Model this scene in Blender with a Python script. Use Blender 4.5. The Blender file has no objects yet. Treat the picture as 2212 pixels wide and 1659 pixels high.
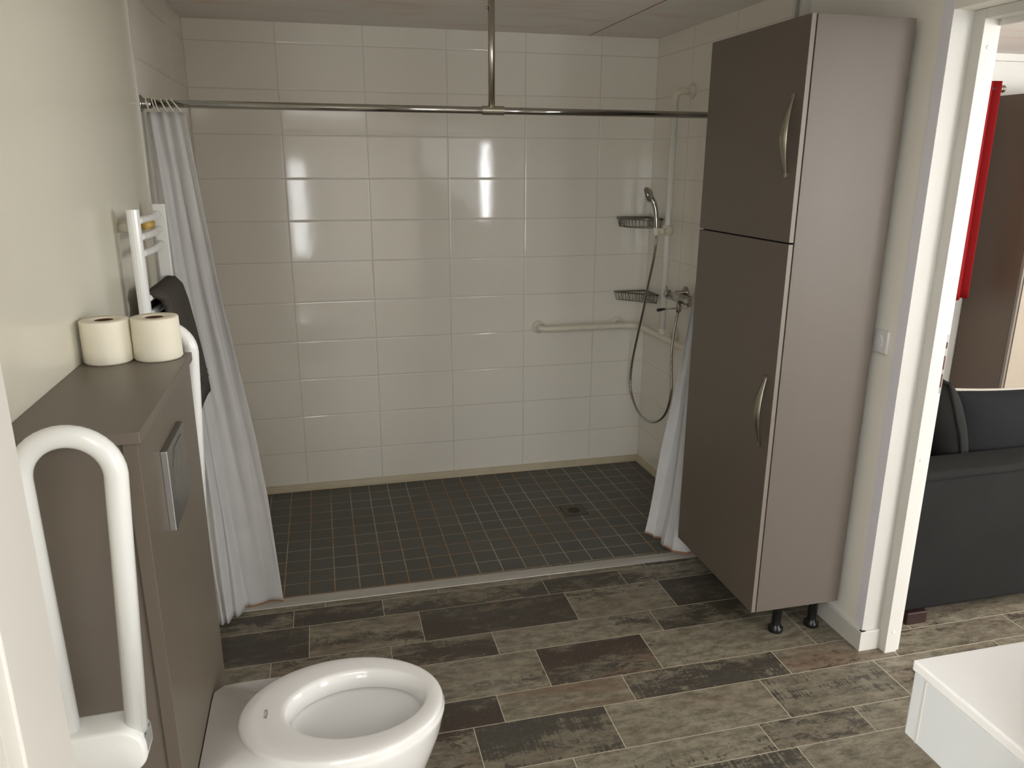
import bpy, bmesh, math, random
from math import sin, cos, pi, radians
from mathutils import Vector, Matrix
random.seed(7)
C = bpy.context.scene.collection

# ------------------------------------------------------------------ materials
def lin(c):
    c = c / 255.0
    return c / 12.92 if c <= 0.04045 else ((c + 0.055) / 1.055) ** 2.4
def rgb(r, g, b): return (lin(r), lin(g), lin(b), 1.0)

class NT:
    def __init__(s, name):
        s.m = bpy.data.materials.new(name); s.m.use_nodes = True
        s.t = s.m.node_tree; s.b = s.t.nodes['Principled BSDF']
    def n(s, typ, **kw):
        nd = s.t.nodes.new(typ)
        for k, v in kw.items(): setattr(nd, k, v)
        return nd
    def l(s, a, b): s.t.links.new(a, b)
    def put(s, sock, v):
        if hasattr(v, 'is_output') or isinstance(v, bpy.types.NodeSocket): s.l(v, sock)
        else: sock.default_value = v
    def math(s, op, a, b=0.0, c=None, clamp=False):
        nd = s.n('ShaderNodeMath', operation=op, use_clamp=clamp)
        s.put(nd.inputs[0], a); s.put(nd.inputs[1], b)
        if c is not None: s.put(nd.inputs[2], c)
        return nd.outputs[0]
    def mix(s, f, a, b):
        nd = s.n('ShaderNodeMix', data_type='RGBA')
        s.put(nd.inputs[0], f); s.put(nd.inputs[6], a); s.put(nd.inputs[7], b)
        return nd.outputs[2]
    def ramp(s, v, lo, hi):
        nd = s.n('ShaderNodeMapRange', interpolation_type='SMOOTHSTEP')
        s.put(nd.inputs[0], v); s.put(nd.inputs[1], lo); s.put(nd.inputs[2], hi)
        return nd.outputs[0]
    def obj(s): return s.n('ShaderNodeTexCoord').outputs['Object']
    def noise(s, vec, scale, detail=4, rough=.55, dist=0):
        nd = s.n('ShaderNodeTexNoise')
        s.l(vec, nd.inputs['Vector']); nd.inputs['Scale'].default_value = scale
        nd.inputs['Detail'].default_value = detail; nd.inputs['Roughness'].default_value = rough
        nd.inputs['Distortion'].default_value = dist
        return nd.outputs[0]
    def mapping(s, vec, sc=(1, 1, 1), loc=(0, 0, 0)):
        nd = s.n('ShaderNodeMapping'); s.l(vec, nd.inputs[0])
        nd.inputs['Scale'].default_value = sc; nd.inputs['Location'].default_value = loc
        return nd.outputs[0]
    def bump(s, h, strength=.3, dist=.002):
        nd = s.n('ShaderNodeBump'); s.l(h, nd.inputs['Height'])
        nd.inputs['Strength'].default_value = strength; nd.inputs['Distance'].default_value = dist
        s.l(nd.outputs[0], s.b.inputs['Normal'])
    def set(s, **kw):
        for k, v in kw.items(): s.put(s.b.inputs[k.replace('_', ' ')], v)
        return s

def plain(name, col, rough=.5, metal=0.0, spec=.5, mottle=.06, scale=3.0, bump=0, bscale=200, coat=0):
    s = NT(name)
    o = s.obj(); nz = s.noise(o, scale, 3)
    d = tuple(c * (1 - mottle * 2) for c in col[:3]) + (1,)
    e = tuple(min(1, c * (1 + mottle)) for c in col[:3]) + (1,)
    s.set(Base_Color=s.mix(nz, d, e), Roughness=rough, Metallic=metal, Specular_IOR_Level=spec, Coat_Weight=coat)
    if bump: s.bump(s.noise(o, bscale, 2), bump, .001)
    return s.m

def tile_mat(name, ua, off_u, pu, off_v, pv, va='Z', col=rgb(241, 237, 228), grout=rgb(208, 204, 194), gw=.0026,
             rough=.07, tilt=.006, wav=.06):
    """rectangular wall tiles laid on a flat wall: ua / va are world axes in metres"""
    s = NT(name); o = s.obj()
    sp = s.n('ShaderNodeSeparateXYZ'); s.l(o, sp.inputs[0])
    U = s.math('DIVIDE', s.math('SUBTRACT', sp.outputs[ua], off_u), pu)
    V = s.math('DIVIDE', s.math('SUBTRACT', sp.outputs[va], off_v), pv)
    fu = s.math('FRACT', U); fv = s.math('FRACT', V)
    du = s.math('MULTIPLY', s.math('MINIMUM', fu, s.math('SUBTRACT', 1.0, fu)), pu)
    dv = s.math('MULTIPLY', s.math('MINIMUM', fv, s.math('SUBTRACT', 1.0, fv)), pv)
    d = s.math('MINIMUM', du, dv)
    face = s.ramp(d, gw * .45, gw * .8)
    cu = s.math('FLOOR', U); cv = s.math('FLOOR', V)
    cmb = s.n('ShaderNodeCombineXYZ'); s.l(cu, cmb.inputs[0]); s.l(cv, cmb.inputs[1])
    wn = s.n('ShaderNodeTexWhiteNoise', noise_dimensions='3D'); s.l(cmb.outputs[0], wn.inputs[0])
    s.set(Base_Color=s.mix(face, grout, col), Roughness=s.math('ADD', s.math('MULTIPLY', s.math('SUBTRACT', 1.0, face), .35), rough),
          Specular_IOR_Level=.62)
    # cushioned edges + slight waviness of the glaze + individual tile tilt
    edge = s.ramp(d, gw * .3, gw * 2.6)
    wv = s.noise(o, 9.0, 2, .5)
    wn2 = s.noise(o, 45.0, 2, .5)
    sc = s.n('ShaderNodeSeparateXYZ'); s.l(wn.outputs['Color'], sc.inputs[0])
    tl = s.math('ADD', s.math('MULTIPLY', s.math('SUBTRACT', sc.outputs[0], .5), fu),
                s.math('MULTIPLY', s.math('SUBTRACT', sc.outputs[1], .5), fv))
    h = s.math('ADD', edge, s.math('ADD', s.math('MULTIPLY', wv, wav * 4), s.math('MULTIPLY', wn2, wav * .25)))
    h = s.math('ADD', h, s.math('MULTIPLY', tl, tilt * 60))
    s.bump(h, .5, .002)
    return s.m

def floor_tile_mat():
    s = NT('shower_floor_tile'); o = s.obj()
    sp = s.n('ShaderNodeSeparateXYZ'); s.l(o, sp.inputs[0])
    p = .1010
    U = s.math('DIVIDE', s.math('SUBTRACT', sp.outputs['X'], .6028), p)
    V = s.math('DIVIDE', s.math('ADD', sp.outputs['Y'], .020 + 20 * .1002), .1002)
    fu = s.math('FRACT', U); fv = s.math('FRACT', V)
    d = s.math('MULTIPLY', s.math('MINIMUM', s.math('MINIMUM', fu, s.math('SUBTRACT', 1.0, fu)),
                                  s.math('MINIMUM', fv, s.math('SUBTRACT', 1.0, fv))), p)
    face = s.ramp(d, .0014, .0026)
    nz = s.noise(o, 2.2, 3, .6); rust = s.ramp(nz, .42, .62)
    grout = s.mix(rust, rgb(176, 166, 142), rgb(166, 120, 72))
    cu = s.n('ShaderNodeCombineXYZ'); s.l(s.math('FLOOR', U), cu.inputs[0]); s.l(s.math('FLOOR', V), cu.inputs[1])
    wn = s.n('ShaderNodeTexWhiteNoise'); s.l(cu.outputs[0], wn.inputs[0])
    tile = s.mix(wn.outputs[0], rgb(88, 89, 84), rgb(98, 98, 93))
    tile = s.mix(s.noise(o, 60, 3), tile, rgb(90, 90, 84))
    s.set(Base_Color=s.mix(face, grout, tile), Roughness=.55, Specular_IOR_Level=.35)
    s.bump(face, .35, .001)
    return s.m

def plank_mat():
    s = NT('vinyl_plank'); o = s.obj()
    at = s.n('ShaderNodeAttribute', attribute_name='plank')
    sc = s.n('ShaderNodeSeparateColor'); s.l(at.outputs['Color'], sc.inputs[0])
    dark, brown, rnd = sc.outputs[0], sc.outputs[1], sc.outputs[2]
    off = s.n('ShaderNodeCombineXYZ'); s.put(off.inputs[0], s.math('MULTIPLY', rnd, 37.0)); s.put(off.inputs[1], s.math('MULTIPLY', rnd, 91.0))
    va = s.n('ShaderNodeVectorMath', operation='ADD'); s.l(o, va.inputs[0]); s.l(off.outputs[0], va.inputs[1])
    v = va.outputs[0]
    long_ = s.noise(s.mapping(v, (1.6, 7.0, 1)), 1.0, 2, .5)
    patch = s.noise(s.mapping(v, (14.0, 34.0, 1)), 1.0, 10, .78, .6)
    fine = s.noise(s.mapping(v, (110.0, 190.0, 1)), 1.0, 4, .7)
    streak = s.noise(s.mapping(v, (95.0, 5.0, 1)), 1.0, 4, .7)
    band = s.noise(s.mapping(v, (1.2, 26.0, 1)), 1.0, 2, .5)
    stripy = s.ramp(brown, .25, .0)
    m = s.math('ADD', s.math('ADD', s.math('MULTIPLY', patch, .85), s.math('MULTIPLY', long_, .70)), s.math('MULTIPLY', fine, .30))
    m = s.math('ADD', m, s.math('MULTIPLY', s.math('SUBTRACT', streak, .5), s.math('ADD', .06, s.math('MULTIPLY', stripy, .75))))
    m = s.math('ADD', m, s.math('MULTIPLY', s.math('SUBTRACT', band, .5), s.math('MULTIPLY', stripy, .7)))
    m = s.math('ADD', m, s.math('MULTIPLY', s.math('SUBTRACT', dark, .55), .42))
    mask = s.math('MULTIPLY', s.ramp(m, .945, 1.02), .9)
    g = s.ramp(s.noise(s.mapping(v, (12, 30, 1)), 1.0, 10, .82), .36, .62)
    light = s.mix(g, rgb(92, 86, 73), rgb(143, 136, 119))
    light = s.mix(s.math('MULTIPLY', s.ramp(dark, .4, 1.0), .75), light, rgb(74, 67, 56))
    bz = s.ramp(s.noise(s.mapping(v, (2.0, 9.0, 1)), 1.0, 4, .6), .42, .66)
    light = s.mix(s.math('MULTIPLY', s.math('MULTIPLY', brown, bz), .75), light, rgb(108, 84, 68))
    dk = s.mix(s.math('MULTIPLY', brown, s.ramp(long_, .35, .65)), rgb(58, 58, 54), rgb(54, 38, 30))
    dk = s.mix(s.math('MULTIPLY', s.ramp(fine, .45, .68), .7), dk, rgb(92, 82, 68))
    col = s.mix(mask, light, dk)
    gl = s.ramp(s.noise(s.mapping(v, (32, 60, 1)), 1.0, 8, .8), .60, .68)
    col = s.mix(s.math('MULTIPLY', gl, .30), col, rgb(178, 168, 148))
    s.set(Base_Color=col, Roughness=.42, Specular_IOR_Level=.4)
    s.bump(s.noise(s.mapping(v, (30, 120, 1)), 1.0, 4), .12, .001)
    return s.m

def ceiling_mat():
    s = NT('painted_ceiling'); o = s.obj()
    n1 = s.noise(s.mapping(o, (1.2, 5.0, 1)), 1.6, 6, .65, .6)
    n2 = s.noise(s.mapping(o, (2.0, 9.0, 1)), 3.0, 5, .6)
    c = s.mix(s.ramp(n1, .48, .74), rgb(240, 233, 227), rgb(232, 210, 198))
    c = s.mix(s.math('MULTIPLY', n2, .35), c, rgb(240, 236, 230))
    s.set(Base_Color=c, Roughness=.7); s.bump(n2, .15, .002)
    return s.m

def glow_mat(name, col, strength):
    s = NT(name)
    o = s.obj(); nz = s.noise(s.mapping(o, (2.0, 2.0, 1.6)), 1.3, 3)
    s.set(Base_Color=col, Roughness=.1, Emission_Color=s.mix(nz, (1, 1, 1, 1), col),
          Emission_Strength=s.math('MULTIPLY', s.math('ADD', .55, s.math('MULTIPLY', nz, .9)), strength))
    return s.m

def cloth_mat(name, col, trans=.25, rough=.7):
    s = NT(name); o = s.obj()
    c2 = tuple(x * .9 for x in col[:3]) + (1,)
    colr = s.mix(s.noise(o, 14, 3), col, c2)
    s.set(Base_Color=colr, Roughness=rough, Specular_IOR_Level=.25)
    s.bump(s.noise(o, 38, 4, .6), .12, .003)
    tr = s.n('ShaderNodeBsdfTranslucent'); s.l(colr, tr.inputs[0])
    mx = s.n('ShaderNodeMixShader'); mx.inputs[0].default_value = trans
    out = s.t.nodes['Material Output']
    s.l(s.b.outputs[0], mx.inputs[1]); s.l(tr.outputs[0], mx.inputs[2]); s.l(mx.outputs[0], out.inputs[0])
    return s.m

Zr0, Th = 2.2101, .2021
M = {}
M['tile_back'] = tile_mat('white_wall_tile_back', 'X', .5868, .4, Zr0 - 20 * Th, Th)
M['tile_side'] = tile_mat('white_wall_tile_right', 'Y', -.400 - 8, .4, Zr0 - 20 * Th, Th)
M['tile_left'] = tile_mat('white_wall_tile_left', 'Y', -.770 - 8, .4, Zr0 - 20 * Th, Th, rough=.04)
M['shower_floor'] = floor_tile_mat()
M['plank'] = plank_mat()
M['ceiling'] = ceiling_mat()
M['plaster'] = plain('cream_wall_panel', rgb(218, 214, 197), .2, spec=.5, mottle=.02)
M['plaster_r'] = plain('cream_painted_wall', rgb(246, 244, 236), .5, spec=.3, mottle=.02)
M['white'] = plain('white_paint', rgb(216, 214, 208), .4, mottle=.02)
M['white2'] = plain('white_bead', rgb(238, 238, 246), .45, mottle=.02)
M['seal'] = plain('cream_silicone', rgb(196, 186, 160), .4, mottle=.08, scale=12)
M['grout'] = plain('plank_seam', rgb(192, 184, 162), .6)
M['taupe'] = plain('taupe_laminate', rgb(110, 101, 92), .42, mottle=.03, scale=2, bump=.05, bscale=500)
M['taupe_dark'] = plain('taupe_laminate_door', rgb(104, 95, 84), .40, mottle=.03, scale=2)
M['taupe_edge'] = plain('taupe_edge_band', rgb(132, 123, 114), .4, mottle=.02)
M['black'] = plain('black_gap', rgb(18, 14, 12), .8)
M['black_plastic'] = plain('black_plastic', rgb(16, 16, 16), .3)
M['ceramic'] = plain('white_ceramic', rgb(234, 233, 230), .07, spec=.6, mottle=.01, coat=.3)
M['resin'] = plain('white_basin_resin', rgb(248, 248, 247), .3, mottle=.01)
M['resin_side'] = plain('white_basin_apron', rgb(226, 230, 232), .25, mottle=.03)
M['rail'] = plain('white_coated_tube', rgb(240, 241, 239), .16, mottle=.01)
M['riser'] = plain('cream_white_tube', rgb(240, 239, 234), .2, mottle=.01)
M['nylon'] = plain('cream_nylon', rgb(232, 227, 212), .3, mottle=.02)
M['chrome'] = plain('chrome', rgb(176, 174, 170), .08, metal=1, mottle=.02)
M['steel'] = plain('brushed_steel', rgb(186, 180, 168), .24, metal=1, mottle=.05, scale=30)
M['nickel'] = plain('satin_nickel', rgb(176, 170, 156), .33, metal=1, mottle=.03)
M['alu'] = plain('aluminium_strip', rgb(182, 179, 172), .35, metal=.35, mottle=.05, scale=20)
M['satin_grey'] = plain('satin_grey_plate', rgb(132, 130, 126), .28, metal=.7, mottle=.02)
M['satin_rim'] = plain('bright_plate_rim', rgb(190, 190, 192), .25, metal=.8, mottle=.02)
M['wire'] = plain('dark_chrome_wire', rgb(140, 138, 130), .2, metal=1, mottle=.05)
M['cloth'] = cloth_mat('white_curtain_cloth', rgb(240, 240, 241), .38)
M['hem'] = cloth_mat('rust_stained_hem', rgb(176, 128, 98), .2)
M['towel'] = plain('grey_towel', rgb(82, 78, 72), .95, spec=.1, mottle=.15, scale=60, bump=.6, bscale=260)
M['paper'] = plain('toilet_paper', rgb(236, 230, 212), .9, spec=.1, mottle=.02, bump=.35, bscale=110)
M['card'] = plain('brown_card_tube', rgb(92, 58, 40), .85)
M['yellow'] = plain('yellow_cap', rgb(206, 170, 84), .4)
M['sofa'] = plain('charcoal_sofa_cloth', rgb(38, 38, 37), .9, spec=.12, mottle=.15, scale=5, bump=.3, bscale=160)
M['sofa2'] = plain('black_cushion_cloth', rgb(25, 26, 28), .85, spec=.15, mottle=.12, scale=6)
M['piping'] = plain('pale_piping', rgb(170, 165, 155), .8)
M['redwood'] = plain('dark_red_wood', rgb(42, 20, 16), .4)
M['red'] = cloth_mat('red_curtain_cloth', rgb(150, 12, 18), .12)
M['wardrobe'] = plain('brown_wardrobe_side', rgb(96, 80, 68), .4, mottle=.06, scale=1)
M['wardrobe_d'] = plain('greige_wardrobe_front', rgb(178, 166, 150), .4, mottle=.03)
M['drain'] = plain('drain_plate', rgb(84, 76, 60), .4, metal=.5)
M['switch'] = plain('white_switch_plastic', rgb(226, 226, 226), .3, mottle=.01)
M['rust'] = plain('rust_joint', rgb(150, 84, 40), .8)
M['ink'] = plain('dark_ink', rgb(84, 84, 86), .5)
M['pane_soft'] = glow_mat('daylit_frosted_glass', (.93, .96, 1, 1), 3.2)
M['pane_bright'] = glow_mat('daylit_clear_glass', (.96, .98, 1, 1), 26)
M['pane_patio'] = glow_mat('daylit_patio_glass', (.95, .98, 1, 1), 9)

# ------------------------------------------------------------------ mesh helpers
class MB:
    def __init__(s): s.bm = bmesh.new(); s.mi = 0
    def _faces(s, fs):
        for f in fs: f.material_index = s.mi
    def box(s, x0, x1, y0, y1, z0, z1, bev=0, seg=2):
        x0, x1 = sorted((x0, x1)); y0, y1 = sorted((y0, y1)); z0, z1 = sorted((z0, z1))
        vs = [s.bm.verts.new(p) for p in ((x0,y0,z0),(x1,y0,z0),(x1,y1,z0),(x0,y1,z0),(x0,y0,z1),(x1,y0,z1),(x1,y1,z1),(x0,y1,z1))]
        fs = [s.bm.faces.new([vs[i] for i in q]) for q in ((0,3,2,1),(4,5,6,7),(0,1,5,4),(1,2,6,5),(2,3,7,6),(3,0,4,7))]
        s._faces(fs)
        if bev:
            es = list({e for f in fs for e in f.edges})
            r = bmesh.ops.bevel(s.bm, geom=es, offset=bev, segments=seg, profile=.5, affect='EDGES')
            s._faces(r['faces'])
        return s
    def quad(s, *ps):
        f = s.bm.faces.new([s.bm.verts.new(p) for p in ps]); f.material_index = s.mi; return f
    def loft(s, rings, closed=True, cap0=True, cap1=True):
        R = [[s.bm.verts.new(p) for p in r] for r in rings]
        n = len(R[0])
        for a, b in zip(R, R[1:]):
            for i in range(n if closed else n - 1):
                j = (i + 1) % n
                f = s.bm.faces.new((a[i], a[j], b[j], b[i])); f.material_index = s.mi; f.smooth = True
        if closed and cap0: s.bm.faces.new(list(reversed(R[0]))).material_index = s.mi
        if closed and cap1: s.bm.faces.new(R[-1]).material_index = s.mi
        return s
    def tube(s, pts, r, seg=12, caps=True, closed=False, sq=None):
        pts = [Vector(p) for p in pts]; n = len(pts)
        rr = r if isinstance(r, (list, tuple)) else [r] * n
        tan = []
        for i in range(n):
            if closed: t = pts[(i + 1) % n] - pts[i - 1]
            else: t = pts[min(i + 1, n - 1)] - pts[max(i - 1, 0)]
            tan.append(t.normalized())
        up = Vector((0, 0, 1)) if abs(tan[0].z) < .9 else Vector((0, 1, 0))
        a = (up - tan[0] * up.dot(tan[0])).normalized(); rings = []
        for i in range(n):
            a = (a - tan[i] * a.dot(tan[i])).normalized(); b = tan[i].cross(a)
            rings.append([pts[i] + (a * cos(2 * pi * k / seg) + b * sin(2 * pi * k / seg)) * rr[i] for k in range(seg)])
        if closed:
            rings.append(rings[0])
            s.loft(rings, True, False, False)
            bmesh.ops.remove_doubles(s.bm, verts=s.bm.verts[:], dist=1e-6)
        else: s.loft(rings, True, caps, caps)
        return s
    def lathe(s, c, axis, prof, seg=24):
        """prof: list of (radius, distance along axis)"""
        c = Vector(c); axis = Vector(axis).normalized()
        up = Vector((0, 0, 1)) if abs(axis.z) < .9 else Vector((1, 0, 0))
        a = (up - axis * up.dot(axis)).normalized(); b = axis.cross(a)
        s.loft([[c + axis * d + (a * cos(2*pi*k/seg) + b * sin(2*pi*k/seg)) * max(r, 1e-4) for k in range(seg)] for r, d in prof])
        return s
    def ball(s, c, r, seg=16):
        return s.lathe(c, (0, 0, 1), [(r * sin(pi * k / 8), -r * cos(pi * k / 8)) for k in range(9)], seg)
    def prism(s, poly, axis, a, b):
        """extrude polygon (2-D points) along axis 0/1/2 from a to b"""
        def P(p, t):
            q = list(p); q.insert(axis, t); return q
        A = [s.bm.verts.new(P(p, a)) for p in poly]; B = [s.bm.verts.new(P(p, b)) for p in poly]; n = len(poly)
        for i in range(n): s.bm.faces.new((A[i], A[(i+1) % n], B[(i+1) % n], B[i])).material_index = s.mi
        s.bm.faces.new(list(reversed(A))).material_index = s.mi; s.bm.faces.new(B).material_index = s.mi
        return s
    def build(s, name, mats, parent=None, smooth=None, solid=0):
        bmesh.ops.recalc_face_normals(s.bm, faces=s.bm.faces[:])
        me = bpy.data.meshes.new(name); s.bm.to_mesh(me); s.bm.free()
        for m in (mats if isinstance(mats, (list, tuple)) else [mats]): me.materials.append(m)
        o = bpy.data.objects.new(name, me); C.objects.link(o)
        if smooth is not None:
            for p in me.polygons: p.use_smooth = smooth
        if parent:
            o.parent = parent
            o.matrix_parent_inverse = Matrix.Translation(-world_loc(parent))
        if solid:
            md = o.modifiers.new('thick', 'SOLIDIFY'); md.thickness = solid; md.offset = 0
        return o

def world_loc(o):
    v = Vector((0, 0, 0))
    while o is not None:
        v += o.location
        if o.parent: v += o.matrix_parent_inverse.translation
        o = o.parent
    return v
def thing(name, loc, label, cat, group=None):
    o = bpy.data.objects.new(name, None); C.objects.link(o); o.location = loc
    o.empty_display_size = .05
    tag(o, label, cat, group); return o
def tag(o, label, cat, group=None):
    o['label'] = label; o['category'] = cat
    if group: o['group'] = group
    return o
def struct(o, label, cat):
    o['kind'] = 'structure'; o['label'] = label; o['category'] = cat; return o

def fillet(pts, r, n=8):
    pts = [Vector(p) for p in pts]; out = [pts[0]]
    rs = r if isinstance(r, (list, tuple)) else [r] * (len(pts) - 2)
    for i in range(1, len(pts) - 1):
        p = pts[i]; a = (pts[i-1] - p); b = (pts[i+1] - p)
        ang = a.angle(b); d = min(rs[i-1] / math.tan(ang / 2), a.length * .49, b.length * .49)
        A = p + a.normalized() * d; B = p + b.normalized() * d
        rad = d * math.tan(ang / 2); bis = (a.normalized() + b.normalized()).normalized()
        cen = p + bis * (rad / sin(ang / 2)); va = A - cen; vb = B - cen; th = va.angle(vb)
        for k in range(n + 1):
            t = k / n
            out.append(cen + (va * sin((1 - t) * th) + vb * sin(t * th)) / sin(th))
    out.append(pts[-1]); return out
def catmull(pts, n=8):
    P = [Vector(p) for p in pts]; P = [P[0] * 2 - P[1]] + P + [P[-1] * 2 - P[-2]]; out = []
    for i in range(1, len(P) - 2):
        for k in range(n):
            t = k / n
            out.append(.5 * ((2 * P[i]) + (P[i+1] - P[i-1]) * t + (2*P[i-1] - 5*P[i] + 4*P[i+1] - P[i+2]) * t*t + (3*P[i] - P[i-1] - 3*P[i+1] + P[i+2]) * t**3))
    out.append(P[-2]); return out
def interp(tab, x):
    for (a, va), (b, vb) in zip(tab, tab[1:]):
        if x <= b: return va + (vb - va) * max(0, (x - a)) / (b - a)
    return tab[-1][1]

XL, XR, XP, H = .186, 2.496, 2.53, 2.30     # tiled left wall, tiled right wall, painted right wall, ceiling height
YB = 0.0                                    # back wall
# ------------------------------------------------------------------ room shell
struct(MB().box(XL - .1, XR + .2, 0, .1, -.1, H).build('wall_back', M['tile_back']),
       'white glossy tiled wall at the back of the shower', 'wall')
b = MB(); b.box(XL - .12, XL, 0, -1.128, -.1, H); b.mi = 1; b.box(XL - .12, XL - .001, -1.128, -3.35, -.1, H)
struct(b.build('wall_left', [M['tile_left'], M['plaster']]), 'left wall, tiled in the shower and cream beyond', 'wall')
b = MB(); b.box(XR, XR + .168, 0, -1.215, -.1, H); b.mi = 1; b.box(XP, XP + .134, -1.215, -1.965, -.1, H)
struct(b.build('wall_right', [M['tile_side'], M['plaster_r']]), 'right wall, tiled in the shower, painted cream beside the cabinet', 'wall')
# lintel over the doorway and the rest of that wall
b = MB(); b.box(XP, 2.664, -1.965, -2.93, 2.106, H); b.box(XP, 2.664, -2.93, -3.35, -.1, H)
struct(b.build('wall_right', M['plaster_r']), 'wall above the doorway at the right', 'wall')
# near wall with the opening the photo is taken through
b = MB(); b.box(-.3, .47, -3.35, -3.47, -.1, H); b.box(1.64, 2.24, -3.35, -3.47, -.1, H)
b.box(2.33, 2.6, -3.35, -3.47, -.1, H); b.box(2.24, 2.33, -3.35, -3.47, -.1, 1.17); b.box(2.24, 2.33, -3.35, -3.47, 1.87, H)
b.box(.47, 1.64, -3.35, -3.47, 2.15, H)
struct(b.build('wall_front', M['plaster_r']), 'near wall holding the wide opening behind the basin', 'wall')
# outer shell : living room (right) and hall (behind the camera)
b = MB(); b.box(2.665, 6.4, 0, .1, -.1, H)
struct(b.build('wall_back', M['white']), 'white far wall of the next room', 'wall')
b = MB(); b.box(6.3, 6.4, 0, -7, -.1, H)
struct(b.build('wall_right', M['white']), 'white side wall of the next room', 'wall')
b = MB(); b.box(-1.3, -1.2, -3.4, -7, -.1, H)
struct(b.build('wall_left', M['plaster_r']), 'cream side wall of the hall', 'wall')
b = MB()
for x0, x1 in ((-1.3, -.9), (.95, 3.4), (5.6, 6.4)): b.box(x0, x1, -7, -7.1, -.1, H)
b.box(-.9, .95, -7, -7.1, 2.05, H); b.box(-.9, .95, -7, -7.1, -.1, .12)
b.box(3.4, 5.6, -7, -7.1, 2.1, H); b.box(3.4, 5.6, -7, -7.1, -.1, .5)
struct(b.build('wall_front', M['plaster_r']), 'end wall with patio doors behind the camera', 'wall')
b = MB(); b.box(-1.3, 6.4, .1, -7.1, H, H + .1)
struct(b.build('ceiling', M['ceiling']), 'pinkish streaky painted ceiling', 'ceiling')
# joint in the ceiling board
b = MB(); b.box(2.1125, 2.1155, -.005, -3.3, H - .0015, H + .02)
struct(b.build('trim_1', M['rust']), 'rust coloured joint line across the ceiling', 'trim')

# plank floor --------------------------------------------------------
rows = [-1.130, -1.237, -1.355, -1.555, -1.694, -1.903, -2.034, -2.226, -2.342]
wseq = [.2, .139, .209, .131, .192, .116]; k = 0
while rows[-1] > -7.0: rows.append(rows[-1] - wseq[k % 6]); k += 1
up = [-1.130]; k = 0
uw = [.14, .2, .116, .192, .131, .209]
while up[-1] < 0: up.append(min(0.0, up[-1] + uw[k % 6])); k += 1
known = {1: ([.663, 1.114], []), 2: ([.545, .884, 1.547, 1.885], [(.6,.4),(.75,.4),(.55,.25),(.74,.5),(.5,.3)]),  # (dark, brown) plank tones; left planks darkened further to paint in light falloff
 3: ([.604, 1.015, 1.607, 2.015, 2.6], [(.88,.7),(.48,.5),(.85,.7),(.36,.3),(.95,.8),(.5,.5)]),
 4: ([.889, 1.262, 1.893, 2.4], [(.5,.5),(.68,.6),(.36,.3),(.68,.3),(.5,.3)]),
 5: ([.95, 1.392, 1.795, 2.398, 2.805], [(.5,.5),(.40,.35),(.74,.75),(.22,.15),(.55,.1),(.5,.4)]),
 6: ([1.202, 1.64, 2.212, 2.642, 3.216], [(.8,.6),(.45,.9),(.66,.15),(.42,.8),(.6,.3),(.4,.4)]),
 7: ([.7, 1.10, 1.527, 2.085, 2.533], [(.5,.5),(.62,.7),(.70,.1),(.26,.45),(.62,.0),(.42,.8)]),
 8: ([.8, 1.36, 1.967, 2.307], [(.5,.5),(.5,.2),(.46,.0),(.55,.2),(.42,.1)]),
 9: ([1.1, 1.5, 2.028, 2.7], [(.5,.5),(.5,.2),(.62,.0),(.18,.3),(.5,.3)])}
bm = bmesh.new(); lay = bm.loops.layers.float_color.new('plank')
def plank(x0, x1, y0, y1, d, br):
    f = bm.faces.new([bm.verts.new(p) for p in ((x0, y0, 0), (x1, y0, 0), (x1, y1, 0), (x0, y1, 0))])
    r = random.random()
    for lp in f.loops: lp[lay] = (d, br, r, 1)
def seam(x0, x1, y0, y1):
    f = bm.faces.new([bm.verts.new(p) for p in ((x0, y0, 0), (x1, y0, 0), (x1, y1, 0), (x0, y1, 0))]); f.material_index = 1
G = .0012
allrows = [(i, rows[i], rows[i+1]) for i in range(len(rows) - 1)] + [(-i - 1, up[i+1], up[i]) for i in range(len(up) - 1)]
for i, yt, yb in allrows:
    xa, xb = (-1.25 if yb < -3.4 else XL - .05), 6.35
    if i < 0: xa = 2.6
    if i + 1 in known and i >= 0: js, st = known[i + 1]
    else: js, st = [], []
    js = [j for j in js if j > xa + .1]
    if not js: js = [xa + .3 + random.random() * .4]
    while js[0] > xa + .7: js = [js[0] - random.uniform(.4, .6)] + js; st = [(random.random(), random.random())] + st if st else st
    while js[-1] < xb - .3: js.append(js[-1] + random.uniform(.4, .62))
    xs = [xa] + js + [xb]
    for k in range(len(xs) - 1):
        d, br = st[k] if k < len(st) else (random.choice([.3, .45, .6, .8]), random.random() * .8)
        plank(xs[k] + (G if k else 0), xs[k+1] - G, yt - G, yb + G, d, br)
        if k: seam(xs[k] - G, xs[k] + G, yt - G, yb + G)
    seam(xa, xb, yb + G, yb - G)
me = bpy.data.meshes.new('floor')
bmesh.ops.recalc_face_normals(bm, faces=bm.faces[:])
for f in bm.faces:
    if f.normal.z < 0: f.normal_flip()
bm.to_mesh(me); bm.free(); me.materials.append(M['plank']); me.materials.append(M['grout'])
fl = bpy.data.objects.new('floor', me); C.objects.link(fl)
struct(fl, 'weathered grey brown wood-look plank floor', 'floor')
# shower floor, falling to the back
b = MB(); b.quad((XL, -1.14, -.004), (XR + .02, -1.14, -.004), (XR + .02, 0, -.024), (XL, 0, -.024))
b.quad((XL, -1.14, -.1), (XR + .02, -1.14, -.1), (XR + .02, 0, -.1), (XL, 0, -.1))
struct(b.build('floor', M['shower_floor']), 'dark grey green small square tiled shower floor', 'floor')

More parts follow.
